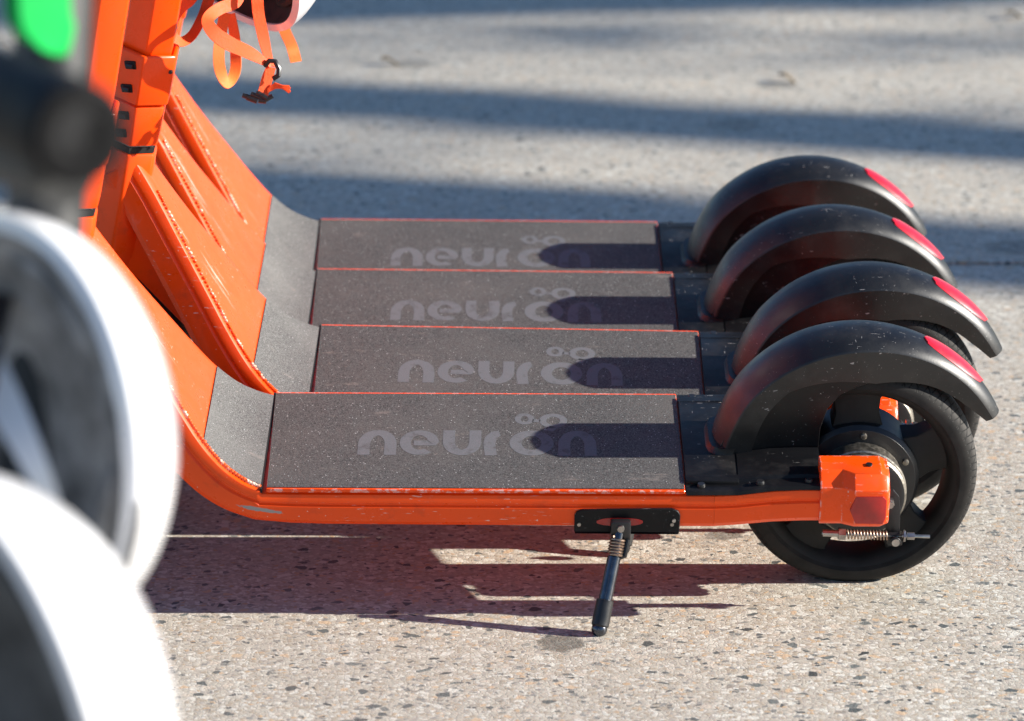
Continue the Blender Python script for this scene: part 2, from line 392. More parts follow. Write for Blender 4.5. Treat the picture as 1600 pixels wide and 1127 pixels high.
def make_scooter():
    root = empty('electric_scooter', (0, 0, 0))
    # ---- frame: down tube, bend and deck rail in one loft
    path = smooth_path(PROF, 5)
    path += [(-.6965, .1735, W2), (-.66, .1735, W2), (-.62, .1735, W2), (-.48, .1735, W2), (-.36, .1735, W2), (-.24, .1735, W2), (-.175, .1735, W2)]
    fr = MB(); loops = []
    for i, (x, z, w) in enumerate(path):
        a, b = path[max(i - 1, 0)], path[min(i + 1, len(path) - 1)]
        if x < -.7895:
            d = Vector((b[0] - a[0], b[1] - a[1])).normalized(); v = Vector((d.y, -d.x)) * .051
        else:
            v = Vector((lerp_tab([(p, q) for p, q, r in BOT], x) - x, lerp_tab([(p, r) for p, q, r in BOT], x) - z))
        if v.y > 0: v = -v
        loops.append(frame_section(x, z, w, v.x, v.y))
    fr.loft(loops); frame = fr.build('frame', M['orange'], root, angle=28)
    # weld beads along the top edges of the down tube
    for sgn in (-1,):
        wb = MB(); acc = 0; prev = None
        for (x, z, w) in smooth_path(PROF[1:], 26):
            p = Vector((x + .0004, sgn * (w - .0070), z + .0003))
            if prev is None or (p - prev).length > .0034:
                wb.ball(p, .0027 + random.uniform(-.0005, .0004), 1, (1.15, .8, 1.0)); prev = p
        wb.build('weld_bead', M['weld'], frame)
    # gusset between head tube and down tube
    gs = MB()
    gs.loft([[(x, -.021, z) for x, z in ((-.950, .40), (-.905, .43), (-.79, .225), (-.835, .215), (-.91, .30), (-.94, .33))],
             [(x, .021, z) for x, z in ((-.950, .40), (-.905, .43), (-.79, .225), (-.835, .215), (-.91, .30), (-.94, .33))]])
    gs.build('gusset', M['orange_plain'], frame, bevel=.004)
    # ---- rear arms either side of the wheel
    for sgn in (-1, 1):
        am = MB(); lp = []
        for x, zt, zb in ((-.1748, .1735, .1286), (-.15, .1745, .1305), (-.107, .180, .135), (-.075, .1815, .1365), (-.045, .1815, .137)):
            o, i_ = W2, .088
            k = (zt - zb) / .051; H_ = [(o - .013, 0), (o - .006, -.0008), (o - .001, -.0035), (o + .0005, -.009), (o + .0008, -.0145), (o - .0014, -.0165), (o - .0014, -.0185), (o + .0012, -.021), (o + .0016, -.030), (o + .0008, -.042), (o - .004, -.049), (o - .011, -.051)]
            sec = [(i_, zt)] + [(y, zt + d * k) for y, d in H_] + [(i_, zb)]
            lp.append([(x, sgn * y, z) for y, z in sec])
        am.loft(lp); am.build('rear_arm', M['orange_plain'], frame, angle=28)
    # ---- deck plate
    pl = MB()
    pl.loft([[(XF + .0035, W2, .1738), (XR, W2, .1738), (XR, -W2, .1738), (XF + .0085, -W2, .1738)], [(XF + .0035, W2, ZD - .0012), (XR, W2, ZD - .0012), (XR, -W2, ZD - .0012), (XF + .0085, -W2, ZD - .0012)]])
    deck = pl.build('deck_plate', M['orange_worn'], root, bevel=.0008, segs=1)
    gp = MB(); e = .0055
    a_ = [(XF + .0038, W2 - e), (XR - .0006, W2 - e), (XR - .0006, -W2 + .004), (XF + .0089, -W2 + .004)]
    gp.loft([[(x, y, ZD - .0012) for x, y in a_], [(x, y, ZD) for x, y in a_]]); gp.build('grip_tape', M['grip'], deck)
    lettering(deck)
    se = MB(); se.box((-.6978, 0, .1752), (.0026, 2 * W2 - .003, .0056)); se.build('deck_gap_strip', M['blackgap'], root)  # added black strip, stands in for the shade of the open gap
    # ---- grey mat on the bend
    mt = MB(); lo = []
    bend = [p for p in smooth_path(PROF[4:], 6) if p[1] < .2300]
    for (x, z, w) in bend:
        i = bend.index((x, z, w)); a, b = bend[max(i - 1, 0)], bend[min(i + 1, len(bend) - 1)]
        d = Vector((b[0] - a[0], b[1] - a[1])).normalized(); nx, nz = -d.y, d.x
        if nz < 0: nx, nz = -nx, -nz
        w -= .0105
        lo.append([Vector((x + nx * h, y, z + nz * h)) for y, h in ((-w, -.001), (-w, .0016), (-w * .5, .0018), (w * .5, .0018), (w, .0016), (w, -.001))])
    mt.loft(lo); mt.build('grip_mat', M['mat'], root, angle=50)
    # ---- black rear cover over the arms
    cv = MB()
    def cov(x0, x1, y0, y1, z0, z1): cv.loft([[(x0, y0, z0), (x1, y0, z0), (x1, y1, z0), (x0, y1, z0)], [(x0, y0, z1), (x1, y0, z1), (x1, y1, z1), (x0, y1, z1)]])
    cov(XR + .0016, -.146, -.112, .112, .1745, .1826)
    cover = cv.build('rear_cover', M['cover'], root, bevel=.0012)
    for sgn in (-1, 1):
        wg = MB(); lo = []
        for x, zf in ((XR + .0014, .1775), (-.1465, .1782), (-.1455, .1783), (-.107, .1838), (-.075, .1852), (-.0495, .1852)):
            i_ = .112 if x < -.147 else .040
            sec = [(W2 + .0005, zf - .005), (W2 - .001, zf - .0008), (W2 - .004, zf), (W2 - .0195, zf + .0004), (W2 - .022, zf + .004), (W2 - .030, zf + .0050), (min(.040 if x > -.146 else .097, .1), zf + .0052), (min(.040 if x > -.146 else .097, .1), zf - .004)]
            lo.append([(x, sgn * y, z) for y, z in sec])
        wg.loft(lo); wing = wg.build('cover_wing', M['cover'], cover, angle=24)
        for x in (-.190, -.122, -.066):
            zf = lerp_tab([(-.21, .1775), (-.15, .1782), (-.107, .1838), (-.05, .1852)], x)
            s_ = MB(); s_.lathe_y([(0, -.003), (.0042, -.003), (.0050, -.001), (.0050, .002)], n=12); 
            bmesh.ops.rotate(s_.bm, verts=s_.bm.verts, cent=(0, 0, 0), matrix=Matrix.Rotation(R(-90), 3, 'X'))
            bmesh.ops.translate(s_.bm, verts=s_.bm.verts, vec=(x, sgn * (W2 - .012), zf + .001)); s_.build('screw', M['black'], cover)
    # ---- end caps over the axle ends
    for sgn in (-1, 1):
        ec = MB(); lo = []
        for x, k, in ((-.0535, 0), (-.028, 0.0), (-.014, 1), (.016, 1), (.0225, .9), (.026, .55)):
            o = W2 + .0036 + .0075 * k
            zt, zb = .2045 - .0035 * (k < 1) * (x > 0), .1362 - .0 + .003 * (x > .02)
            sec = [(.088, zt), (W2 - .021 + .007 * k, zt), (W2 - .012 + .010 * k, zt - .004), (o - .0012, .184), (o, .179), (o, zb + .006), (o - .004, zb), (.088, zb)]
            lo.append([(x, sgn * y, z) for y, z in sec])
        ec.loft(lo); cap = ec.build('axle_cover', M['orange_worn'], root, angle=22, bevel=.0012)
        rf = MB(); oy = sgn * (W2 + .0112); iy = sgn * (W2 + .007)
        pts = [(-.0125, .1425), (-.0195, .160), (-.0130, .1775), (.0180, .1780), (.0225, .173), (.0225, .150), (.019, .1420)]
        rf.prism_xz(pts, iy, oy + sgn * .0008); rf.build('side_reflector', M['refl_dark'], cap, bevel=.0008)
        sw = MB(); sw.tube([(.003, sgn * (W2 - .016), .2030), (.003, sgn * (W2 - .016), .2062)], .004, 10); sw.build('screw', M['black'], cap)
    # ---- fender
    fd = MB(); ca = (0, .14); lo = []; N = 44
    A0, A1 = R(26), R(167)
    HWT = [(26, .0150), (28, .0175), (32, .0200), (38, .0225), (57, .0295), (72, .0355), (90, .0415), (110, .0445), (150, .0445), (167, .0425)]
    for i in range(N + 1):
        t = i / N; a = A0 + (A1 - A0) * t
        rr = .1845 + .005 * math.sin(math.pi * min(1, t * 1.1)) - .006 * max(0, t - .8) / .2
        hw = lerp_tab(HWT, math.degrees(a)); D = .0133 * math.sqrt(hw / .0445)
        dep = lerp_tab([(26, .018), (30, .022), (38, .029), (57, .039), (72, .049), (84, .056), (97, .052), (125, .037), (167, .046)], math.degrees(a))
        th = .0035
        outer = [(hw - .0005, -dep), (hw + .0008, -D - (dep - D) * .5), (hw + .0008, -D - .0019), (hw - .0004, -D), (hw * .77, -D * .56), (hw * .47, -D * .19), (0, 0)]
        outer = outer + [(-y, d) for y, d in outer[-2::-1]]
        inner = [(-hw + th, -dep), (-hw + th, -D - .0042), (-hw * .73, -D * .55 - .0042), (0, -.004), (hw * .73, -D * .55 - .0042), (hw - th, -D - .0042), (hw - th, -dep)]
        sec = outer + inner
        lo.append([Vector((ca[0] + (rr + d) * math.cos(a), y, ca[1] + (rr + d) * math.sin(a))) for y, d in sec])
    fd.loft(lo); fender = fd.build('rear_fender', M['fender'], root, angle=24)
    # skirts: the plates either side that stand on the cover
    for sgn in (-1, 1):
        sk = MB(); pts = [(-.168, .1795), (-.158, .205), (-.142, .232), (-.118, .260), (-.085, .283), (-.045, .298), (0, .3035), (.02, .300)]
        low = [(.016, .2760), (-.006, .268), (-.026, .257), (-.040, .240), (-.0475, .215), (-.0495, .1795)]
        sk.prism_xz(pts + low, sgn * .0372, sgn * .0345); sk.build('skirt', M['plastic'], fender, bevel=.0006, segs=1)
    ft = MB(); lo = []                                  # flared foot of the fender on the cover
    for z, g_ in ((.1786, .0055), (.1802, .0034), (.184, .0012), (.190, .0002)):
        xx = -.1795 - g_ + (z - .178) * .25; hw = .0445 + g_ * .8
        lo.append([(xx + .030, -hw, z), (xx + .012, -hw, z), (xx + .003, -hw * .82, z), (xx, -hw * .5, z), (xx, hw * .5, z), (xx + .003, hw * .82, z), (xx + .012, hw, z), (xx + .030, hw, z)])
    ft.loft(lo); ft.build('fender_foot', M['plastic'], fender, angle=60)
    rl = MB(); lo = []                                  # long oval red reflector on the tail
    n = 22; a0, a1 = R(39.5), R(67.5)
    for i in range(n + 1):
        t = i / n; a = a0 + (a1 - a0) * t; hw = (.0205 - .004 * (1 - t)) * math.sqrt(max(0.0, 1 - (2 * t - 1) ** 2)) ** .8 + .0003
        rr = .1845 + .005 * math.sin(math.pi * min(1, (a - A0) / (A1 - A0) * 1.1))
        sec = [(-hw, -.006), (-hw, .0004), (-hw * .8, .0014), (-hw * .4, .0017), (0, .0020), (hw * .4, .0017), (hw * .8, .0014), (hw, .0004), (hw, -.006)]
        fh = lerp_tab(HWT, math.degrees(a)); crown = lambda y: -.85 * .0133 * math.sqrt(fh / .0445) * (abs(y) / fh) ** 1.9
        lo.append([Vector(((rr + d + crown(y)) * math.cos(a), y, .14 + (rr + d + crown(y)) * math.sin(a))) for y, d in sec])
    rl.loft(lo); rl.build('tail_reflector', M['refl'], fender, angle=40)
    # ---- wheels
    def wheel(name, parent, cx, cz, front=False):
        wr = empty(name, (cx, 0, cz)); wr.parent = parent
        if not front: wr.scale = (1.027, 1.05, 1.027); wr.location.z += .0018
        ty = MB(); pr = []
        for k in range(25):
            a = math.pi * (k / 24) - math.pi / 2
            y = .0315 * math.copysign(abs(math.sin(a)) ** .8, math.sin(a)); r = .1175 + .0225 * abs(math.cos(a)) ** .62
            pr.append((r, y))
        pr = [(.1125, -.026)] + pr + [(.1125, .026)]
        ty.lathe_y(pr, n=120, closed_prof=True); ty.build('tyre', M['tyre'], wr)
        rm = MB()
        rm.lathe_y([(.1135, -.0275), (.1175, -.0290), (.1175, .0290), (.1135, .0275), (.107, .022), (.103, .012), (.103, -.012), (.107, -.022)], n=96, closed_prof=True)
        for k in range(5):
            a = 2 * math.pi * k / 5 + .35; pts = []
            lo = []
            for r, hw, hy in ((.060, .030, .018), (.080, .025, .015), (.097, .027, .013), (.106, .036, .014)):
                c_, s_ = math.cos(a), math.sin(a); 
                lo.append([Vector((r * c_ - t * s_, y, r * s_ + t * c_)) for t, y in ((-hw, -hy), (-hw * .4, -hy - .003), (hw * .4, -hy - .003), (hw, -hy), (hw, hy), (-hw, hy))])
            rm.loft(lo)
        rim = rm.build('rim', M['rim'], wr, bevel=.0012, segs=1)
        hb = MB(); hb.lathe_y([(.0, -.034), (.045, -.034), (.066, -.032), (.0705, -.027), (.0705, .027), (.066, .032), (.045, .034), (0, .034)], n=64)
        hub = hb.build('hub', M['black'], wr)
        for k in range(6):
            a = 2 * math.pi * k / 6 + .46
            b = MB(); b.lathe_y([(0, -.0358), (.003, -.0358), (.0035, -.0355), (.0040, -.033), (.0040, -.030)], (.0595 * math.cos(a), 0, .0595 * math.sin(a)), 10); b.build('bolt', M['hub'], hub)
        if not front:
            dr = MB(); dr.lathe_y([(.0, -.0685), (.050, -.0685), (.0525, -.066), (.0525, -.060), (.0515, -.059), (.0535, -.0575), (.0535, -.050), (.0515, -.048), (.0515, -.033)], n=64)
            dr.build('brake_drum', M['hub'], wr)
            dc = MB(); dc.lathe_y([(0, -.0715), (.046, -.0715), (.0495, -.0700), (.0495, -.068), (0, -.068)], n=56); dc.build('drum_cap', M['black'], wr)
        return wr
    wheel('rear_wheel', root, 0, RW)
    # ---- axle nuts, brake arm and cable spring (near side)
    br = MB()
    arm = [(.020, .160), (.026, .167), (.034, .167), (.041, .158), (.0435, .140), (.0440, .106), (.040, .0985), (.031, .0985), (.0285, .105), (.0265, .128), (.020, .145)]
    br.prism_xz(arm, -.103, -.099); brake = br.build('brake_arm', M['black'], root, bevel=.0008)
    nb = MB(); nb.tube([(.0295, -.070, .1525), (.0295, -.114, .1525)], .0045, 10); nb.tube([(.0295, -.103, .1525), (.0295, -.110, .1525)], .0062, 6); nb.build('axle_nut', M['steel'], root, angle=25)
    cb = MB(); cb.tube([(-.047, -.106, .1120), (-.030, -.106, .1113), (.058, -.106, .1085), (.079, -.106, .1078)], .0021, 8)
    cb.tube([(-.046, -.106, .1120), (-.026, -.106, .1112)], .0042, 10); cb.tube([(.048, -.106, .1087), (.0505, -.106, .1086)], .0072, 6); cb.tube([(.0525, -.106, .1085), (.061, -.106, .1083)], .0046, 6)
    cb.tube([(-.028, -.106, .1113), (-.0195, -.106, .1110)], .0075, 6)
    cable = cb.build('brake_cable', M['steel'], brake, angle=25)
    sp = MB(); tn = 13; sp.tube([(-.0185 + .049 * k / (tn * 10), -.106 + .0052 * math.cos(2 * math.pi * k / 10), .1108 - .0016 * k / (tn * 10) + .0052 * math.sin(2 * math.pi * k / 10)) for k in range(tn * 10 + 1)], .0011, 6)
    sp.build('cable_spring', M['spring'], brake)
    pb = MB(); pb.tube([(.0385, -.098, .1045), (.0385, -.113, .1045)], .0050, 12); pb.tube([(.0385, -.1125, .1045), (.0385, -.1145, .1045)], .0062, 12); pb.box((.0385, -.104, .1045), (.017, .008, .015)); pb.build('cable_pin', M['black'], brake, bevel=.0006, segs=1)
    pc = MB(); pc.tube([(.0385, -.1142, .1045), (.0385, -.1162, .1045)], .0046, 14); pc.build('bolt', M['steel'], brake)
    # adjuster bolt on the far side of the wheel, seen through the spokes
    ab = MB(); ab.tube([(.045, .055, .172), (.080, .055, .171)], .004, 8); ab.tube([(.064, .055, .1714), (.068, .055, .1713)], .0085, 6); ab.tube([(.072, .055, .1712), (.078, .055, .1711)], .0058, 6); ab.build('adjuster_bolt', M['steel'], root, angle=25)
    # ---- kickstand
    ks = empty('kickstand', (0, 0, 0)); ks.parent = root
    kp = MB(); yk = -W2 - .0016
    pl_ = [(-.3365, .1268), (-.3362, .148), (-.3335, .1530), (-.327, .1556), (-.224, .1572), (-.217, .1545), (-.2140, .149), (-.2148, .1262)]
    kp.prism_xz(pl_, yk, yk - .0032); kp.loft([[(-.336, yk + .002, .1268), (-.215, yk + .002, .1262), (-.215, yk + .060, .1255), (-.336, yk + .060, .1262)], [(-.336, yk - .003, .1240), (-.215, yk - .003, .1234), (-.215, yk + .060, .1228), (-.336, yk + .060, .1236)]])
    kplate = kp.build('mounting_plate', M['cover'], ks, bevel=.0008, segs=1)
    so = MB(); so.prism_xz([(-.284 + .027 * math.copysign(abs(math.cos(2 * math.pi * k / 20)) ** .7, math.cos(2 * math.pi * k / 20)), .1400 + .0050 * math.sin(2 * math.pi * k / 20)) for k in range(20)], yk - .0030, yk - .0036); so.build('slot', M['refl_dark'], kplate)
    for x, z in ((-.331, .137), (-.2215, .1425), (-.2235, .1415 - .004)):
        s_ = MB(); s_.tube([(x, yk - .003, z), (x, yk - .0055, z)], .0022, 8); s_.build('screw', M['steel'], kplate)
    T = Vector((-.2830, -.1370, .1370)); F = Vector((-.3085, -.2016, .0305)); D = F - T; u_ = D.normalized()
    at = lambda t: T + D * t
    hd = MB(); hd.box(T + Vector((0, -.003, -.0045)), (.0235, .011, .027)); hd.build('pivot_block', M['black'], ks, bevel=.003)
    hb = MB(); hb.tube([T + Vector((0, -.006, .001)), T + Vector((0, -.0115, .001))], [.0048, .0040], 14); hb.build('pivot_bolt', M['steel'], ks)
    lg = MB(); lg.tube([at(.03), at(.285), at(.29), at(.70)], [.0058, .0058, .0078, .0078], 18); lg.build('leg', M['chrome'], ks)
    sv = MB(); sv.tube([at(.685), at(.69), at(.92), at(.94)], [.0090, .0100, .0104, .0085], 18); sv.build('sleeve', M['black'], ks); sv = MB(); sv.tube([at(.13) + Vector((.012, 0, 0)), at(.29) + Vector((.012, .002, 0)), at(.31) + Vector((.004, .002, 0))], .003, 8); sv.build('spring_stop', M['black'], ks)
    fo = MB(); fo.ball(at(.955), .0096, 2); fo.build('foot', M['chrome'], ks)
    cs = MB(); n1 = at(.11); ortho = u_.orthogonal().normalized(); o2 = u_.cross(ortho); tn = 6
    cs.tube([n1 + D * (.165 * k / (tn * 12)) + (ortho * math.cos(2 * math.pi * k / 12) + o2 * math.sin(2 * math.pi * k / 12)) * .0082 for k in range(tn * 12 + 1)], .0014, 6)
    cs.build('return_spring', M['spring'], ks)
    # ---- head tube, clamp, steering column
    ax = Vector((.189, 0, .982)).normalized(); fx = Vector((ax.z, 0, -ax.x)); fy = Vector((0, 1, 0))
    A = lambda z: Vector((-.8785 + (z - .675) * .1925, 0, z))
    hexa = [(0, -.0345), (.0295, -.0165), (.0295, .0165), (0, .0345), (-.0295, .0165), (-.0295, -.0165)]
    def hexring(z, k=1.0, off=0): return [A(z) + fx * (x * k + off) + fy * (y * k) for x, y in hexa]
    ht = MB(); ht.loft([hexring(.325, .98), hexring(.345, 1.06), hexring(.42, 1.08), hexring(.476, 1.04)]); ht.build('head_tube', M['orange_plain'], root, bevel=.004)
    rg = MB(); rg.loft([hexring(.474, .90), hexring(.490, .90)]); rg.build('headset_ring', M['steel'], root)
    rk = MB(); rk.loft([hexring(.4765, .98), hexring(.4835, .98)]); rk.build('headset_seal', M['blackgap'], root)
    cl = MB(); cl.loft([hexring(.486, 1.06), hexring(.538, 1.10)]); cl.build('lower_clamp', M['orange_plain'], root, bevel=.003)
    cu = MB(); cu.loft([hexring(.541, 1.20), hexring(.604, 1.24), hexring(.606, 1.08), hexring(.600, 1.0)]); clamp = cu.build('upper_clamp', M['orange_plain'], root, bevel=.0025)
    for z, k in ((.588, 1.225), (.558, 1.21), (.522, 1.09), (.499, 1.07)):
        c_ = (A(z) - fx * (.0125 * k) - fy * .0270 * k); sb = MB(); RZ = Matrix.Rotation(R(-10), 3, 'Y') @ Matrix.Rotation(R(-31), 3, 'Z')
        sb.box(c_, (.0165, .004, .0105), RZ); slot = sb.build('clamp_slot', M['blackgap'], clamp, bevel=.0015)
        bt = MB(); bt.tube([c_ + Vector((-.0045, -.0012, 0)), c_ + Vector((.0035, -.0058, .0))], .0034, 8); bt.build('clamp_bolt', M['black'], slot)
    bt = MB(); c_ = A(.585) + fx * .026 * 1.23 - fy * .017 * 1.23; bt.ball(c_, .004, 1); bt.build('clamp_pin', M['black'], clamp)
    st = MB(); st.loft([hexring(.595), hexring(1.12)]); st.build('steering_column', M['orange_plain'], root, bevel=.0022)
    # ---- fork, front wheel, handlebar (beyond the frame of the picture)
    fk = MB()
    for sgn in (-1, 1): fk.tube([A(.315) + fy * sgn * .030, A(.30) + fy * sgn * .048, (-1.0, sgn * .050, .14)], [.016, .016, .012], 10)
    fk.tube([A(.34), A(.30)], .026, 12); fk.tube([A(.31) - fy * .05, A(.31) + fy * .05], .017, 10); fk.build('fork', M['orange_plain'], root)
    wheel('front_wheel', root, -1.0, RW, True)
    ff = MB(); lo = []
    for i in range(15):
        a = R(55 + 110 * i / 14); sec = [(.036, -.02), (.036, 0), (.02, .006), (-.02, .006), (-.036, 0), (-.036, -.02)]
        lo.append([(-1.0 + (.152 + d) * math.cos(a), y, .14 + (.152 + d) * math.sin(a)) for y, d in sec])
    ff.loft(lo); ff.build('front_fender', M['plastic'], root)
    hb = MB(); top = A(1.11); hb.tube([top - fy * .27, top - fy * .1, top + fy * .1, top + fy * .27], .015, 12); hbar = hb.build('handlebar', M['black'], root)
    for sgn in (-1, 1):
        gr = MB(); gr.tube([top + fy * sgn * .17, top + fy * sgn * .175, top + fy * sgn * .29, top + fy * sgn * .295], [.016, .0175, .0175, .021], 14); gr.build('hand_grip', M['rubber'], hbar)
        lv = MB(); lv.tube([top + fy * sgn * .13 + Vector((-.02, 0, 0)), top + fy * sgn * .16 + Vector((-.05, 0, -.01)), top + fy * sgn * .26 + Vector((-.055, 0, -.015))], [.008, .006, .005], 8); lv.build('brake_lever', M['black'], hbar)
    return root

# ---- the word on the deck, cut as one thin print
def lettering(parent):
    XH = .0655; V0 = -.0423; T = .0142
    b = MB()
    def stroke(pts, w, closed=False):
        P = [Vector(p) for p in pts]; n = len(P); Lr = []
        for i in range(n):
            if closed: a, c = P[i - 1], P[(i + 1) % n]
            else: a, c = P[max(i - 1, 0)], P[min(i + 1, n - 1)]
            d1 = (P[i] - a); d2 = (c - P[i])
            d1 = d1.normalized() if d1.length > 1e-9 else d2.normalized(); d2 = d2.normalized() if d2.length > 1e-9 else d1
            t = (d1 + d2)
            if t.length < .3: t = Vector((d1.y, -d1.x))
            t.normalize(); nrm = Vector((-t.y, t.x)); k = 1 / max(.72, nrm.dot(Vector((-d1.y, d1.x))))
            Lr.append((P[i] + nrm * w / 2 * k, P[i] - nrm * w / 2 * k))
        z0, z1 = ZD - .0003, ZD + .00018
        loops = [[(l.x, l.y, z0), (l.x, l.y, z1), (r.x, r.y, z1), (r.x, r.y, z0)] for l, r in Lr]
        b.loft(loops, ring=closed)
    def arc(cx, cy, rx, ry, a0, a1, n=14): return [(cx + rx * math.cos(R(a0 + (a1 - a0) * k / n)), cy + ry * math.sin(R(a0 + (a1 - a0) * k / n))) for k in range(n + 1)]
    h = XH - T / 2
    def n_(x0, x1):
        c = (x0 + x1) / 2; rx = (x1 - x0) / 2; ry = .030
        stroke([(x0, V0)] + arc(c, V0 + h - ry, rx, ry, 180, 0) + [(x1, V0)], T)
    def u_(x0, x1):
        c = (x0 + x1) / 2; rx = (x1 - x0) / 2; ry = .028
        stroke([(x0, V0 + XH)] + arc(c, V0 + T / 2 + ry, rx, ry, 180, 360) + [(x1, V0 + XH)], T)
    def e_(x0, x1):
        c = (x0 + x1) / 2; rx = (x1 - x0) / 2; ry = (XH - T) / 2; cy = V0 + XH / 2
        stroke([(x0 + .010, cy - .001), (x1 - .002, cy - .001)] + arc(c, cy, rx, ry, 8, 308, 34), T * .92)
    def r_(x0, x1):
        rx = x1 - x0; ry = .030
        stroke([(x0, V0)] + arc(x1 - .002, V0 + h - ry, rx, ry, 180, 92), T)
    def o_(x0, x1):
        c = (x0 + x1) / 2; stroke(arc(c, V0 + XH / 2, (x1 - x0) / 2, (XH - T) / 2, 0, 360, 36)[:-1], T, True)
    t = T / 2
    n_(-.5905 + t, -.5450 - t); e_(-.5420 + t, -.4945 - t); u_(-.4905 + t, -.4450 - t); r_(-.4405 + t, -.4140 - t); o_(-.4117 + t, -.3595 - t); n_(-.3541 + t, -.3090 - t)
    stroke(arc(-.3938, .0545, .0082, .0115, 0, 360, 24)[:-1], .0068, True)
    stroke(arc(-.3595, .0500, .0125, .0150, 0, 360, 28)[:-1], .0085, True)
    stroke([(-.3842, .0505), (-.3750, .0490)], .0075)
    stroke([(-.3590, .0335), (-.3640, .0225)], .0095)
    b.build('lettering', M['print'], parent)

PHI = .147295
POSES = [(.40868, 3.90111, -.0005, .00427), (.44817, 4.16344, -.01256, .01419), (.42850, 4.45205, -.00627, .00997), (.41925, 4.73037, .00248, .00958)]
LABELS = ['orange electric scooter with its kickstand and whole rear wheel in view',
          'orange electric scooter directly behind the one showing its kickstand, buckle straps dangling at its column',
          'orange electric scooter third in the row, squeezed between the second and the farthest one',
          'orange electric scooter farthest in the row, its deck bordering the shaded open pavement']
proto = make_scooter()
for i, (X, Y, yaw, th) in enumerate(POSES):
    s = proto if i == 0 else copy_tree(proto)
    s.location = (X - .18 * math.sin(th), Y, 0); s.rotation_euler = (PHI, th, yaw)
    tag(s, LABELS[i], 'scooter', 'orange electric scooters parked in a row')
    for ch in s.children:
        if ch.name.startswith(('front_wheel', 'fork', 'front_fender')): ch.location.z += -1.0 * math.sin(th) * 1.01

# ------------------------------------------------------------------ helpers to read a point in space from the photograph's pixels
CP, SP = math.cos(R(16.905)), math.sin(R(16.905))
def at_px(u, v, d):
    dx, up = (u - 800) / 5376.86, -(v - 563.5) / 5376.86
    return Vector((0, 0, CAM_H)) + d * Vector((dx, CP + up * SP, -SP + up * CP))

def helmet(name, centre, opening, longax, label, a=.132, b=.106, depth=.135, liner='liner', shallow=1.0, group='white helmets with orange straps'):
    """dome opposite to `opening`; long axis along `longax`"""
    zax = -Vector(opening).normalized(); xax = Vector(longax); xax = (xax - zax * xax.dot(zax)).normalized(); yax = zax.cross(xax)
    root = empty(name, centre); rot = Matrix((xax, yax, zax)).transposed()
    root.rotation_euler = rot.to_euler()
    tag(root, label, 'helmet', group)
    def surf(off, t, th, fz=1.0):
        ph = t * math.pi / 2; ca, cb, cd = a + off, b + off, depth + off
        rr = math.cos(ph) ** .85; wav = .016 * math.cos(2 * th) * (1 - t)
        flare = 1 + .02 * math.sin(math.pi * min(1, t * 3))
        return Vector((ca * rr * math.cos(th) * flare, cb * rr * math.sin(th) * flare, cd * fz * math.sin(ph) ** .95 + wav - .03 * (1 - t)))
    nt, nth = 18, 56
    sh = MB(); rows = [[surf(0, k / nt * .985, 2 * math.pi * j / nth) for j in range(nth)] for k in range(nt + 1)]
    inn = [[surf(-.010, k / nt * .985, 2 * math.pi * j / nth) for j in range(nth)] for k in range(3)]
    sh.loft(inn[::-1] + rows, cap0=False, cap1=True); sh.build('shell', M['white'], root, angle=50)
    li = MB(); rows = [[surf(-.0105 - .013 * min(1, k / 3), .012 + k / nt * .97, 2 * math.pi * j / nth, shallow) for j in range(nth)] for k in range(nt + 1)]
    rows = [[surf(-.0095, .012, 2 * math.pi * j / nth) for j in range(nth)]] + rows
    li.loft(rows, cap0=False, cap1=True); lin = li.build('liner', M[liner], root, angle=60)
    for (th0, th1, t0, t1) in ((.25, 1.25, .10, .40), (1.9, 2.9, .10, .40), (3.4, 4.4, .10, .40), (5.0, 6.0, .10, .40), (.1, 3.0, .55, .80), (3.3, 6.1, .55, .80)):
        if shallow < 1 and t0 > .5: continue
        pd = MB(); lo = []
        for i in range(9):
            th = th0 + (th1 - th0) * i / 8; e = math.sin(math.pi * i / 8) ** .4
            tm, hw = (t0 + t1) / 2, (t1 - t0) / 2 * (.5 + .5 * e)
            lo.append([surf(-.0235 - dd * (.35 + .65 * e), tm + hw * q, th, shallow) for q, dd in ((-1, -.002), (-1, .004), (-.6, .008), (0, .009), (.6, .008), (1, .004), (1, -.002))])
        pd.loft(lo); pd.build('pad', M[liner], lin, angle=60)
    return root

def ribbon(name, mat, parent, pts, wpx, d, thick=.0016, n=7):
    """webbing: pts = (u, v, depth offset, direction of its width in degrees, width in pixels)"""
    P = smooth_path([(p[0], p[1], p[2] if len(p) > 2 else 0.0, p[3] if len(p) > 3 else 0.0, p[4] if len(p) > 4 else wpx) for p in pts], n)
    b = MB(); lo = []
    inv = parent.matrix_world.inverted() if parent else Matrix.Identity(4)
    for i, (u, v, dz, ang, w) in enumerate(P):
        w *= .88; du, dv = math.cos(R(ang)) * w / 2, math.sin(R(ang)) * w / 2
        tilt = .006
        l = at_px(u - du, v - dv, d + dz - tilt * .4); r = at_px(u + du, v + dv, d + dz + tilt * .4)
        q = P[min(i + 1, len(P) - 1)]; p = P[max(i - 1, 0)]
        tan = at_px(q[0], q[1], d + q[2]) - at_px(p[0], p[1], d + p[2]); nr = (r - l).cross(tan)
        nr = nr.normalized() * thick if nr.length > 1e-12 else Vector((0, thick, 0))
        lo.append([inv @ l, inv @ r, inv @ (r + nr), inv @ (l + nr)])
    b.loft(lo); return b.build(name, mat, parent, angle=50)

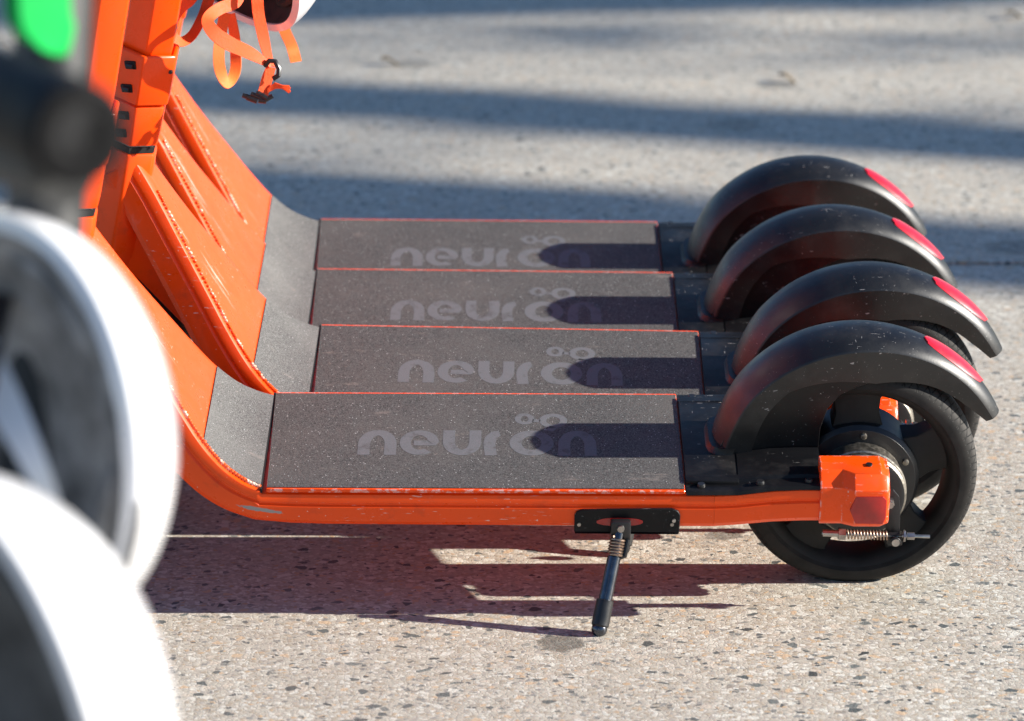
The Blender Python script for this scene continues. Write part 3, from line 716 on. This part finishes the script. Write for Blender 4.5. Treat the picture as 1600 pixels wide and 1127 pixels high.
# helmet hung on the second scooter's column, only its lower edge in view
DC = 4.24
hc = helmet('bike_helmet', at_px(384, -98, DC), (-.52, -.72, -.40), (-.15, .25, -1), 'white helmet hanging from the orange columns, open side and buckle straps below it', liner='liner_brown', a=.128, b=.112)
bpy.context.view_layer.update()
ribbon('chin_strap', M['strap'], hc, [(400, -60, -.08, 0), (402, -10, -.09, 0), (404, 20, -.085, 2), (411, 55, -.08, 4), (418, 85, -.08, 8, 17), (424, 103, -.08, 15, 14)], 21, DC)
ribbon('side_strap', M['strap'], hc, [(388, -40, -.07, 60), (372, 0, -.08, 65), (345, 13, -.10, 65), (329, 24, -.12, 35), (325, 36, -.13, -10), (338, 54, -.13, -50, 25), (362, 70, -.12, -52, 26), (392, 84, -.10, -55, 22), (424, 103, -.08, -58, 8)], 22, DC)
ribbon('looped_strap', M['strap'], hc, [(318, -50, -.03, 40), (310, -20, -.03, 40), (298, 0, -.04, 45), (282, 14, -.05, 40), (270, 33, -.06, 12), (268, 50, -.06, -20), (281, 65, -.05, -90, 18), (299, 56, -.02, -140, 17), (314, 30, .0, -155, 17), (324, 5, .02, -165, 19), (338, -45, .03, -170, 20)], 19, DC)
ribbon('hanging_loop', M['strap_light'], hc, [(352, 20, -.02, 10), (346, 50, -.03, 5), (342, 85, -.035, 0), (345, 112, -.03, -20), (356, 130, -.02, -90, 19), (367, 112, .0, -160, 19), (368, 85, .015, -180, 19), (366, 55, .01, -185, 18), (360, 22, .01, -195, 15)], 20, DC)
ribbon('strap_end', M['strap_light'], hc, [(441, 34, .10, -15), (446, 50, .08, -12), (456, 72, .03, -14), (463, 97, .03, -10)], 20, DC)
ribbon('buckle_strap', M['strap'], hc, [(424, 105, -.08, 15, 16), (418, 122, -.08, 18, 19), (411, 148, -.08, 20, 19)], 18, DC)
inv = hc.matrix_world.inverted(); SCL = DC / 5376.86
def loc(u, v, dz=0): return inv @ at_px(u, v, DC + dz)
sl = MB(); sl.tube([loc(413, 103, -.085), loc(421, 95, -.088), loc(430, 96, -.088), (loc(436, 108, -.088)), loc(435, 118, -.088), loc(427, 123, -.086)], 4.2 * SCL, 8); sl.build('strap_slider', M['black'], hc)
bk = MB()
for (u0, v0, u1, v1, r) in ((379, 149, 392, 153, 3.6), (386, 152, 402, 158, 4.5), (392, 147, 410, 154, 4.0), (400, 146, 412, 150, 4.5), (404, 157, 416, 158, 4.2), (412, 158, 426, 150, 3.6), (403, 146, 418, 155, 4.6)):
    bk.tube([loc(u0, v0, -.085), loc(u1, v1, -.085)], r * SCL, 8)
bk.build('buckle', M['black'], hc)
ts = MB()
for k in range(7):
    o = k - 3
    ts.tube([loc(418, 142 + o * .8, -.08), loc(430, 134 + o * 1.3, -.08), loc(441, 136 + o * .6, -.082), loc(452 + (k % 3), 140 + o * 1.8, -.08)], 1.3 * SCL, 5)
ts.build('frayed_end', M['strap'], hc)

# two helmets close to the lens, hanging from the stem of the green scooter
ha = helmet('bike_helmet', at_px(16, 668, 2.10), (-.36, -.91, .18), (-.22, .1, 1), 'white helmet with dusty grey liner, the upper one hanging close by the green stem', a=.132, b=.110, depth=.115, shallow=.30)
hb_ = helmet('bike_helmet', at_px(-34, 1112, 1.92), (-.46, -.85, .06), (-.42, .1, 1), 'white helmet with dark grey liner, the lower one below the other by the green stem', a=.138, b=.112, depth=.125, shallow=.30, liner='liner_dark')
bpy.context.view_layer.update()

ribbon('inner_band', M['white'], ha, [(-60, 500, -.03, -22, 75), (0, 615, -.05, -24, 66), (45, 705, -.06, -24, 50), (92, 812, -.05, -24, 26)], 60, 2.10, thick=.004)

def print_on(h, marks, mat, name, a, b, depth):
    mw = h.matrix_world
    def sp(t, th):
        ph = t * math.pi / 2; rr = math.cos(ph) ** .85; fl = 1 + .02 * math.sin(math.pi * min(1, t * 3))
        return Vector((a * rr * math.cos(th) * fl, b * rr * math.sin(th) * fl, depth * math.sin(ph) ** .95 + .016 * math.cos(2 * th) * (1 - t) - .03 * (1 - t)))
    def px_of(p):
        d = mw @ p - Vector((0, 0, CAM_H)); dep = d.y * CP - d.z * SP
        return Vector((800 + 5376.86 * d.x / dep, 563.5 - 5376.86 * (d.y * SP + d.z * CP) / dep))
    camp = mw.inverted() @ Vector((0, 0, CAM_H)); cand = []
    for t_ in range(0, 30):
        for q in range(0, 360, 2):
            t, th = t_ / 40, q / 180 * math.pi; c = sp(t, th); nn = (sp(t, th + .02) - sp(t, th - .02)).cross(sp(t + .02, th) - c)
            if nn.dot(Vector((c.x, c.y, .02))) < 0: nn = -nn
            if nn.normalized().dot((camp - c).normalized()) > .12: cand.append((px_of(c), t, th))
    bb = MB()
    for (u, v, su, sv) in marks:
        _, t, th = min(cand, key=lambda q: (q[0] - Vector((u, v))).length)
        c = sp(t, th); nrm = (sp(t, th + .02) - sp(t, th - .02)).cross(sp(t + .02, th) - sp(t, th)).normalized()
        if nrm.dot(Vector((c.x, c.y, 0))) < 0: nrm = -nrm
        tx = (sp(t, th + .02) - sp(t, th - .02)).normalized(); ty = nrm.cross(tx); c = c + nrm * .0004
        k = 2.1 / 5376.86
        lo = [[c + tx * (sx * su * k) + ty * (sy * sv * k) + nrm * hh for sx, sy in ((-.5, -.5), (.5, -.5), (.5, .5), (-.5, .5))] for hh in (-.0006, .0005)]
        bb.loft(lo)
    return bb.build(name, mat, h)
print_on(ha, [(217, 800, 26, 18), (213, 816, 14, 22), (209, 832, 20, 24), (205, 848, 22, 22), (201, 864, 18, 24), (196, 882, 18, 24), (191, 900, 20, 24)], M['ink'], 'lettering', .132, .110, .115)
print_on(ha, [(196, 926, 16, 16)], M['strap'], 'emblem', .132, .110, .115)

# ------------------------------------------------------------------ green scooter at the left edge
gr = empty('electric_scooter', (-.30, 2.12, 0)); tag(gr, 'blurred green and black scooter at the left edge with white helmets hung from its stem', 'scooter')
def gl(p): return Vector(p) - Vector((-.30, 2.12, 0))
s0, s1 = at_px(72, 330, 2.14), at_px(90, -120, 2.14)
dirn = (s1 - s0).normalized()
foot = s0 - dirn * ((s0.z - .30) / dirn.z); topp = s0 + dirn * ((1.20 - s0.z) / dirn.z)
b = MB(); b.tube([gl(foot), gl(s0), gl(topp)], .024, 20); stem = b.build('stem', M['stem'], gr)
b = MB(); lo = []
side = Vector((1, 0, 0)); fwd = dirn.cross(side).normalized()
for v, wl, wr in ((-160, .018, .017), (-20, .018, .0155), (22, .0175, .0165), (36, .0165, .0185), (56, .012, .0175), (78, -.002, .0155), (88, -.010, .0130)):
    c = at_px(66, v, 2.095)
    lo.append([gl(c + side * x + fwd * y) for x, y in ((-wl - .004, .012), (-wl - .002, -.026), (-wl * .55, -.030), (wr * .7, -.004), (wr, .002), (wr, .012))])
b.loft(lo); b.build('stem_cover', M['green'], gr, bevel=.001)
b = MB(); hbA = at_px(-190, 70, 1.80); hbB = at_px(128, 212, 1.60); hbA2 = topp
ctr = topp
b.tube([gl(ctr), gl(ctr + Vector((.02, -.08, .0))), gl(hbA)], .017, 14); b.tube([gl(hbA), gl(hbB)], .014, 14); hbar = b.build('handlebar', M['black'], gr)
b = MB(); dv = (hbB - hbA); b.tube([gl(hbA + dv * .1), gl(hbA + dv * .12), gl(hbA + dv * .86), gl(hbA + dv * .87), gl(hbA + dv * .99), gl(hbB)], [.019, .0240, .0240, .0255, .025, .022], 18); b.build('hand_grip', M['rubber'], hbar)
b = MB(); lvA = at_px(-190, 160, 1.82); lvB = at_px(104, 272, 1.64); b.tube([gl(lvA), gl(lvA.lerp(lvB, .5)), gl(lvB)], [.018, .018, .017], 12); b.build('brake_lever', M['stem'], hbar)
b = MB(); b.lathe_y([(.09, -.02), (.105, -.025), (.115, -.012), (.118, 0), (.115, .012), (.105, .025), (.09, .02)], n=48, closed_prof=True); tyr = b.build('tyre', M['rubber'], gr); tyr.location = gl((foot.x, foot.y, .118))
b = MB(); b.lathe_y([(0, -.03), (.03, -.03), (.04, -.012), (.088, -.016), (.092, 0), (.088, .016), (.04, .012), (.03, .03), (0, .03)], n=32); rm = b.build('rim', M['black'], gr); rm.location = gl((foot.x, foot.y, .118))
b = MB(); 
for sg in (-1, 1): b.tube([gl(foot + Vector((0, sg * .035, .02))), gl((foot.x, foot.y + sg * .038, .118))], .012, 10)
b.tube([gl(foot + Vector((0, 0, .05))), gl(foot + Vector((0, 0, -.02)))], .03, 12); b.box(gl(foot + Vector((0, 0, .01))), (.05, .09, .03)); b.build('fork', M['black'], gr)
b = MB(); b.tube([gl(foot + Vector((0, 0, .12))), gl(foot + Vector((-.14, 0, -.10))), gl((foot.x - .25, foot.y, .13))], .03, 12); b.box(gl((foot.x - .55, foot.y, .13)), (.62, .16, .05)); b.build('deck', M['stem'], gr, bevel=.008)
b = MB(); b.lathe_y([(.09, -.02), (.105, -.025), (.115, -.012), (.118, 0), (.115, .012), (.105, .025), (.09, .02)], n=48, closed_prof=True); tyr = b.build('tyre', M['rubber'], gr); tyr.location = gl((foot.x - .95, foot.y, .118))
b = MB(); b.lathe_y([(0, -.03), (.03, -.03), (.04, -.012), (.088, -.016), (.092, 0), (.088, .016), (.04, .012), (.03, .03), (0, .03)], n=32); rm = b.build('rim', M['black'], gr); rm.location = gl((foot.x - .95, foot.y, .118))
# straps of the two near helmets go up to the stem; dark print on the upper helmet's rim
def strap_to(h, p0, p1, sag):
    iv = h.matrix_world.inverted(); P0, P1 = Vector(p0), Vector(p1); b = MB(); lo = []
    for k in range(13):
        t = k / 12; c = P0.lerp(P1, t) + Vector((0, 0, -sag * math.sin(math.pi * t)))
        lo.append([iv @ (c + Vector(q)) for q in ((-.008, 0, 0), (.008, 0, 0), (.008, .0015, 0), (-.008, .0015, 0))])
    b.loft(lo); b.build('chin_strap', M['liner_brown'], h)
hook = at_px(60, 318, 2.19)
strap_to(ha, ha.matrix_world @ Vector((.125, .0, .055)), hook, .0); strap_to(hb_, hb_.matrix_world @ Vector((.130, .0, .055)), hook + Vector((-.012, .0, 0)), .0)

# ------------------------------------------------------------------ street tree beyond the right edge, its limbs shade the pavement behind the scooters
SH = Vector((-to_sun.x / to_sun.z, -to_sun.y / to_sun.z))
def from_shadow(x, y, h): return Vector((x - SH.x * h, y - SH.y * h, h))
tree = empty('street_tree', (16.6, 5.7, 0)); tag(tree, 'street tree with forked leafy limbs standing beyond the right edge', 'tree')
to = Vector((16.6, 5.7, 0))
tr = MB(); fork = Vector((16.5, 5.7, 3.6))
tr.tube([Vector((0, 0, -.1)), Vector((.02, 0, .2)), Vector((-.02, 0, 1.4)), fork - to], [.34, .26, .22, .20], 14); trunk = tr.build('trunk', M['bark'], tree)
lf = MB()
def leafclump(c, r, n):
    for _ in range(n):
        while True:
            q = Vector((random.uniform(-1, 1), random.uniform(-1, 1), random.uniform(-1, 1)))
            if q.length < 1: break
        p = c + q * r - to; s = random.uniform(.05, .10)
        u = Vector((random.gauss(0, 1), random.gauss(0, 1), random.gauss(0, 1))).normalized(); w = u.orthogonal().normalized()
        vs = [lf.bm.verts.new(p + a) for a in (u * s, w * s * .5, -u * s, -w * s * .5)]; lf.bm.faces.new(vs)
def limb(line, r0, r1, h0, h1, x0, x1, leaves=0, spread=.2):
    pts = []; rad = []
    for k in range(9):
        t = k / 8; x = x0 + (x1 - x0) * t; y = lerp_tab(line, x) + random.uniform(-.03, .03); h = h0 + (h1 - h0) * t
        pts.append(from_shadow(x, y, h) - to); rad.append(r0 + (r1 - r0) * t)
    pts = [fork - to + Vector((0, 0, -.2)), (fork - to).lerp(pts[0], .55)] + pts; rad = [r0 * 1.2, r0 * 1.1] + rad
    m_ = MB(); m_.tube(pts, rad, 10); m_.build('limb', M['bark'], trunk)
    for k in range(leaves):
        t = random.random(); x = x0 + (x1 - x0) * t; h = h0 + (h1 - h0) * t
        leafclump(from_shadow(x, lerp_tab(line, x) + random.gauss(0, spread * .4), h), random.uniform(.08, .2), 14)
LB = [(-3.5, 7.3), (-.5, 6.57), (.95, 6.15), (3.0, 5.6)]
LC = [(-3.5, 6.7), (-.4, 5.75), (.83, 5.36), (3.0, 4.75)]
LA = [(-3.5, 7.45), (-.4, 7.52), (1.0, 7.72), (3.0, 8.0)]
limb(LB, .155, .13, 5.0, 7.6, 3.0, -2.5, 34, .2)
limb(LC, .205, .18, 5.0, 7.6, 3.0, -2.5, 40, .25)
limb(LA, .25, .20, 5.2, 7.8, 3.0, -2.5, 60, .4)
for k in range(120):
    t = random.random(); leafclump(from_shadow(random.uniform(-9, -3.2), random.uniform(5.8, 8.6), random.uniform(7.6, 10)), random.uniform(.2, .45), 30)
for k in range(150): leafclump(from_shadow(random.uniform(-1.6, 1.8), random.choice((random.uniform(6.75, 7.7), random.uniform(5.95, 6.5), random.uniform(6.9, 7.5))), random.uniform(7.2, 8.8)), .12, 2)
me = lf.build('crown', M['leaf'], tree, angle=180)

# ------------------------------------------------------------------ dry leaves on the pavement
def dry_leaf(x, y, s, rz, label):
    b = MB(); n = 10; lo = []
    for k in range(n + 1):
        t = k / n; w = s * .28 * math.sin(math.pi * min(.98, t * .96 + .02)) ** .8; z = .004 + .010 * math.sin(3 * t + 1)
        lo.append([(s * (t - .5), -w, z + .006), (s * (t - .5), 0, z), (s * (t - .5), w, z + .005), (s * (t - .5), w, z + .0035), (s * (t - .5), 0, z - .0012), (s * (t - .5), -w, z + .0045)])
    b.loft(lo); o = b.build('dry_leaf', M['dryleaf']); o.location = (x, y, 0); o.rotation_euler = (0, 0, rz); tag(o, label, 'leaf', 'dry leaves on the pavement')
M['dryleaf'] = mat_simple('dry_leaf', (.20, .16, .11), .8, 0, .3, 60)
dry_leaf(-.246, 6.84, .038, .2, 'brown dry leaf lying on sunlit pavement near the dangling buckle straps')
dry_leaf(.545, 6.68, .036, -.4, 'brown dry leaf lying on the sunlit strip above the black fenders')
dry_leaf(1.085, 7.33, .04, .3, 'small brown dry leaf near the top right corner of the pavement')
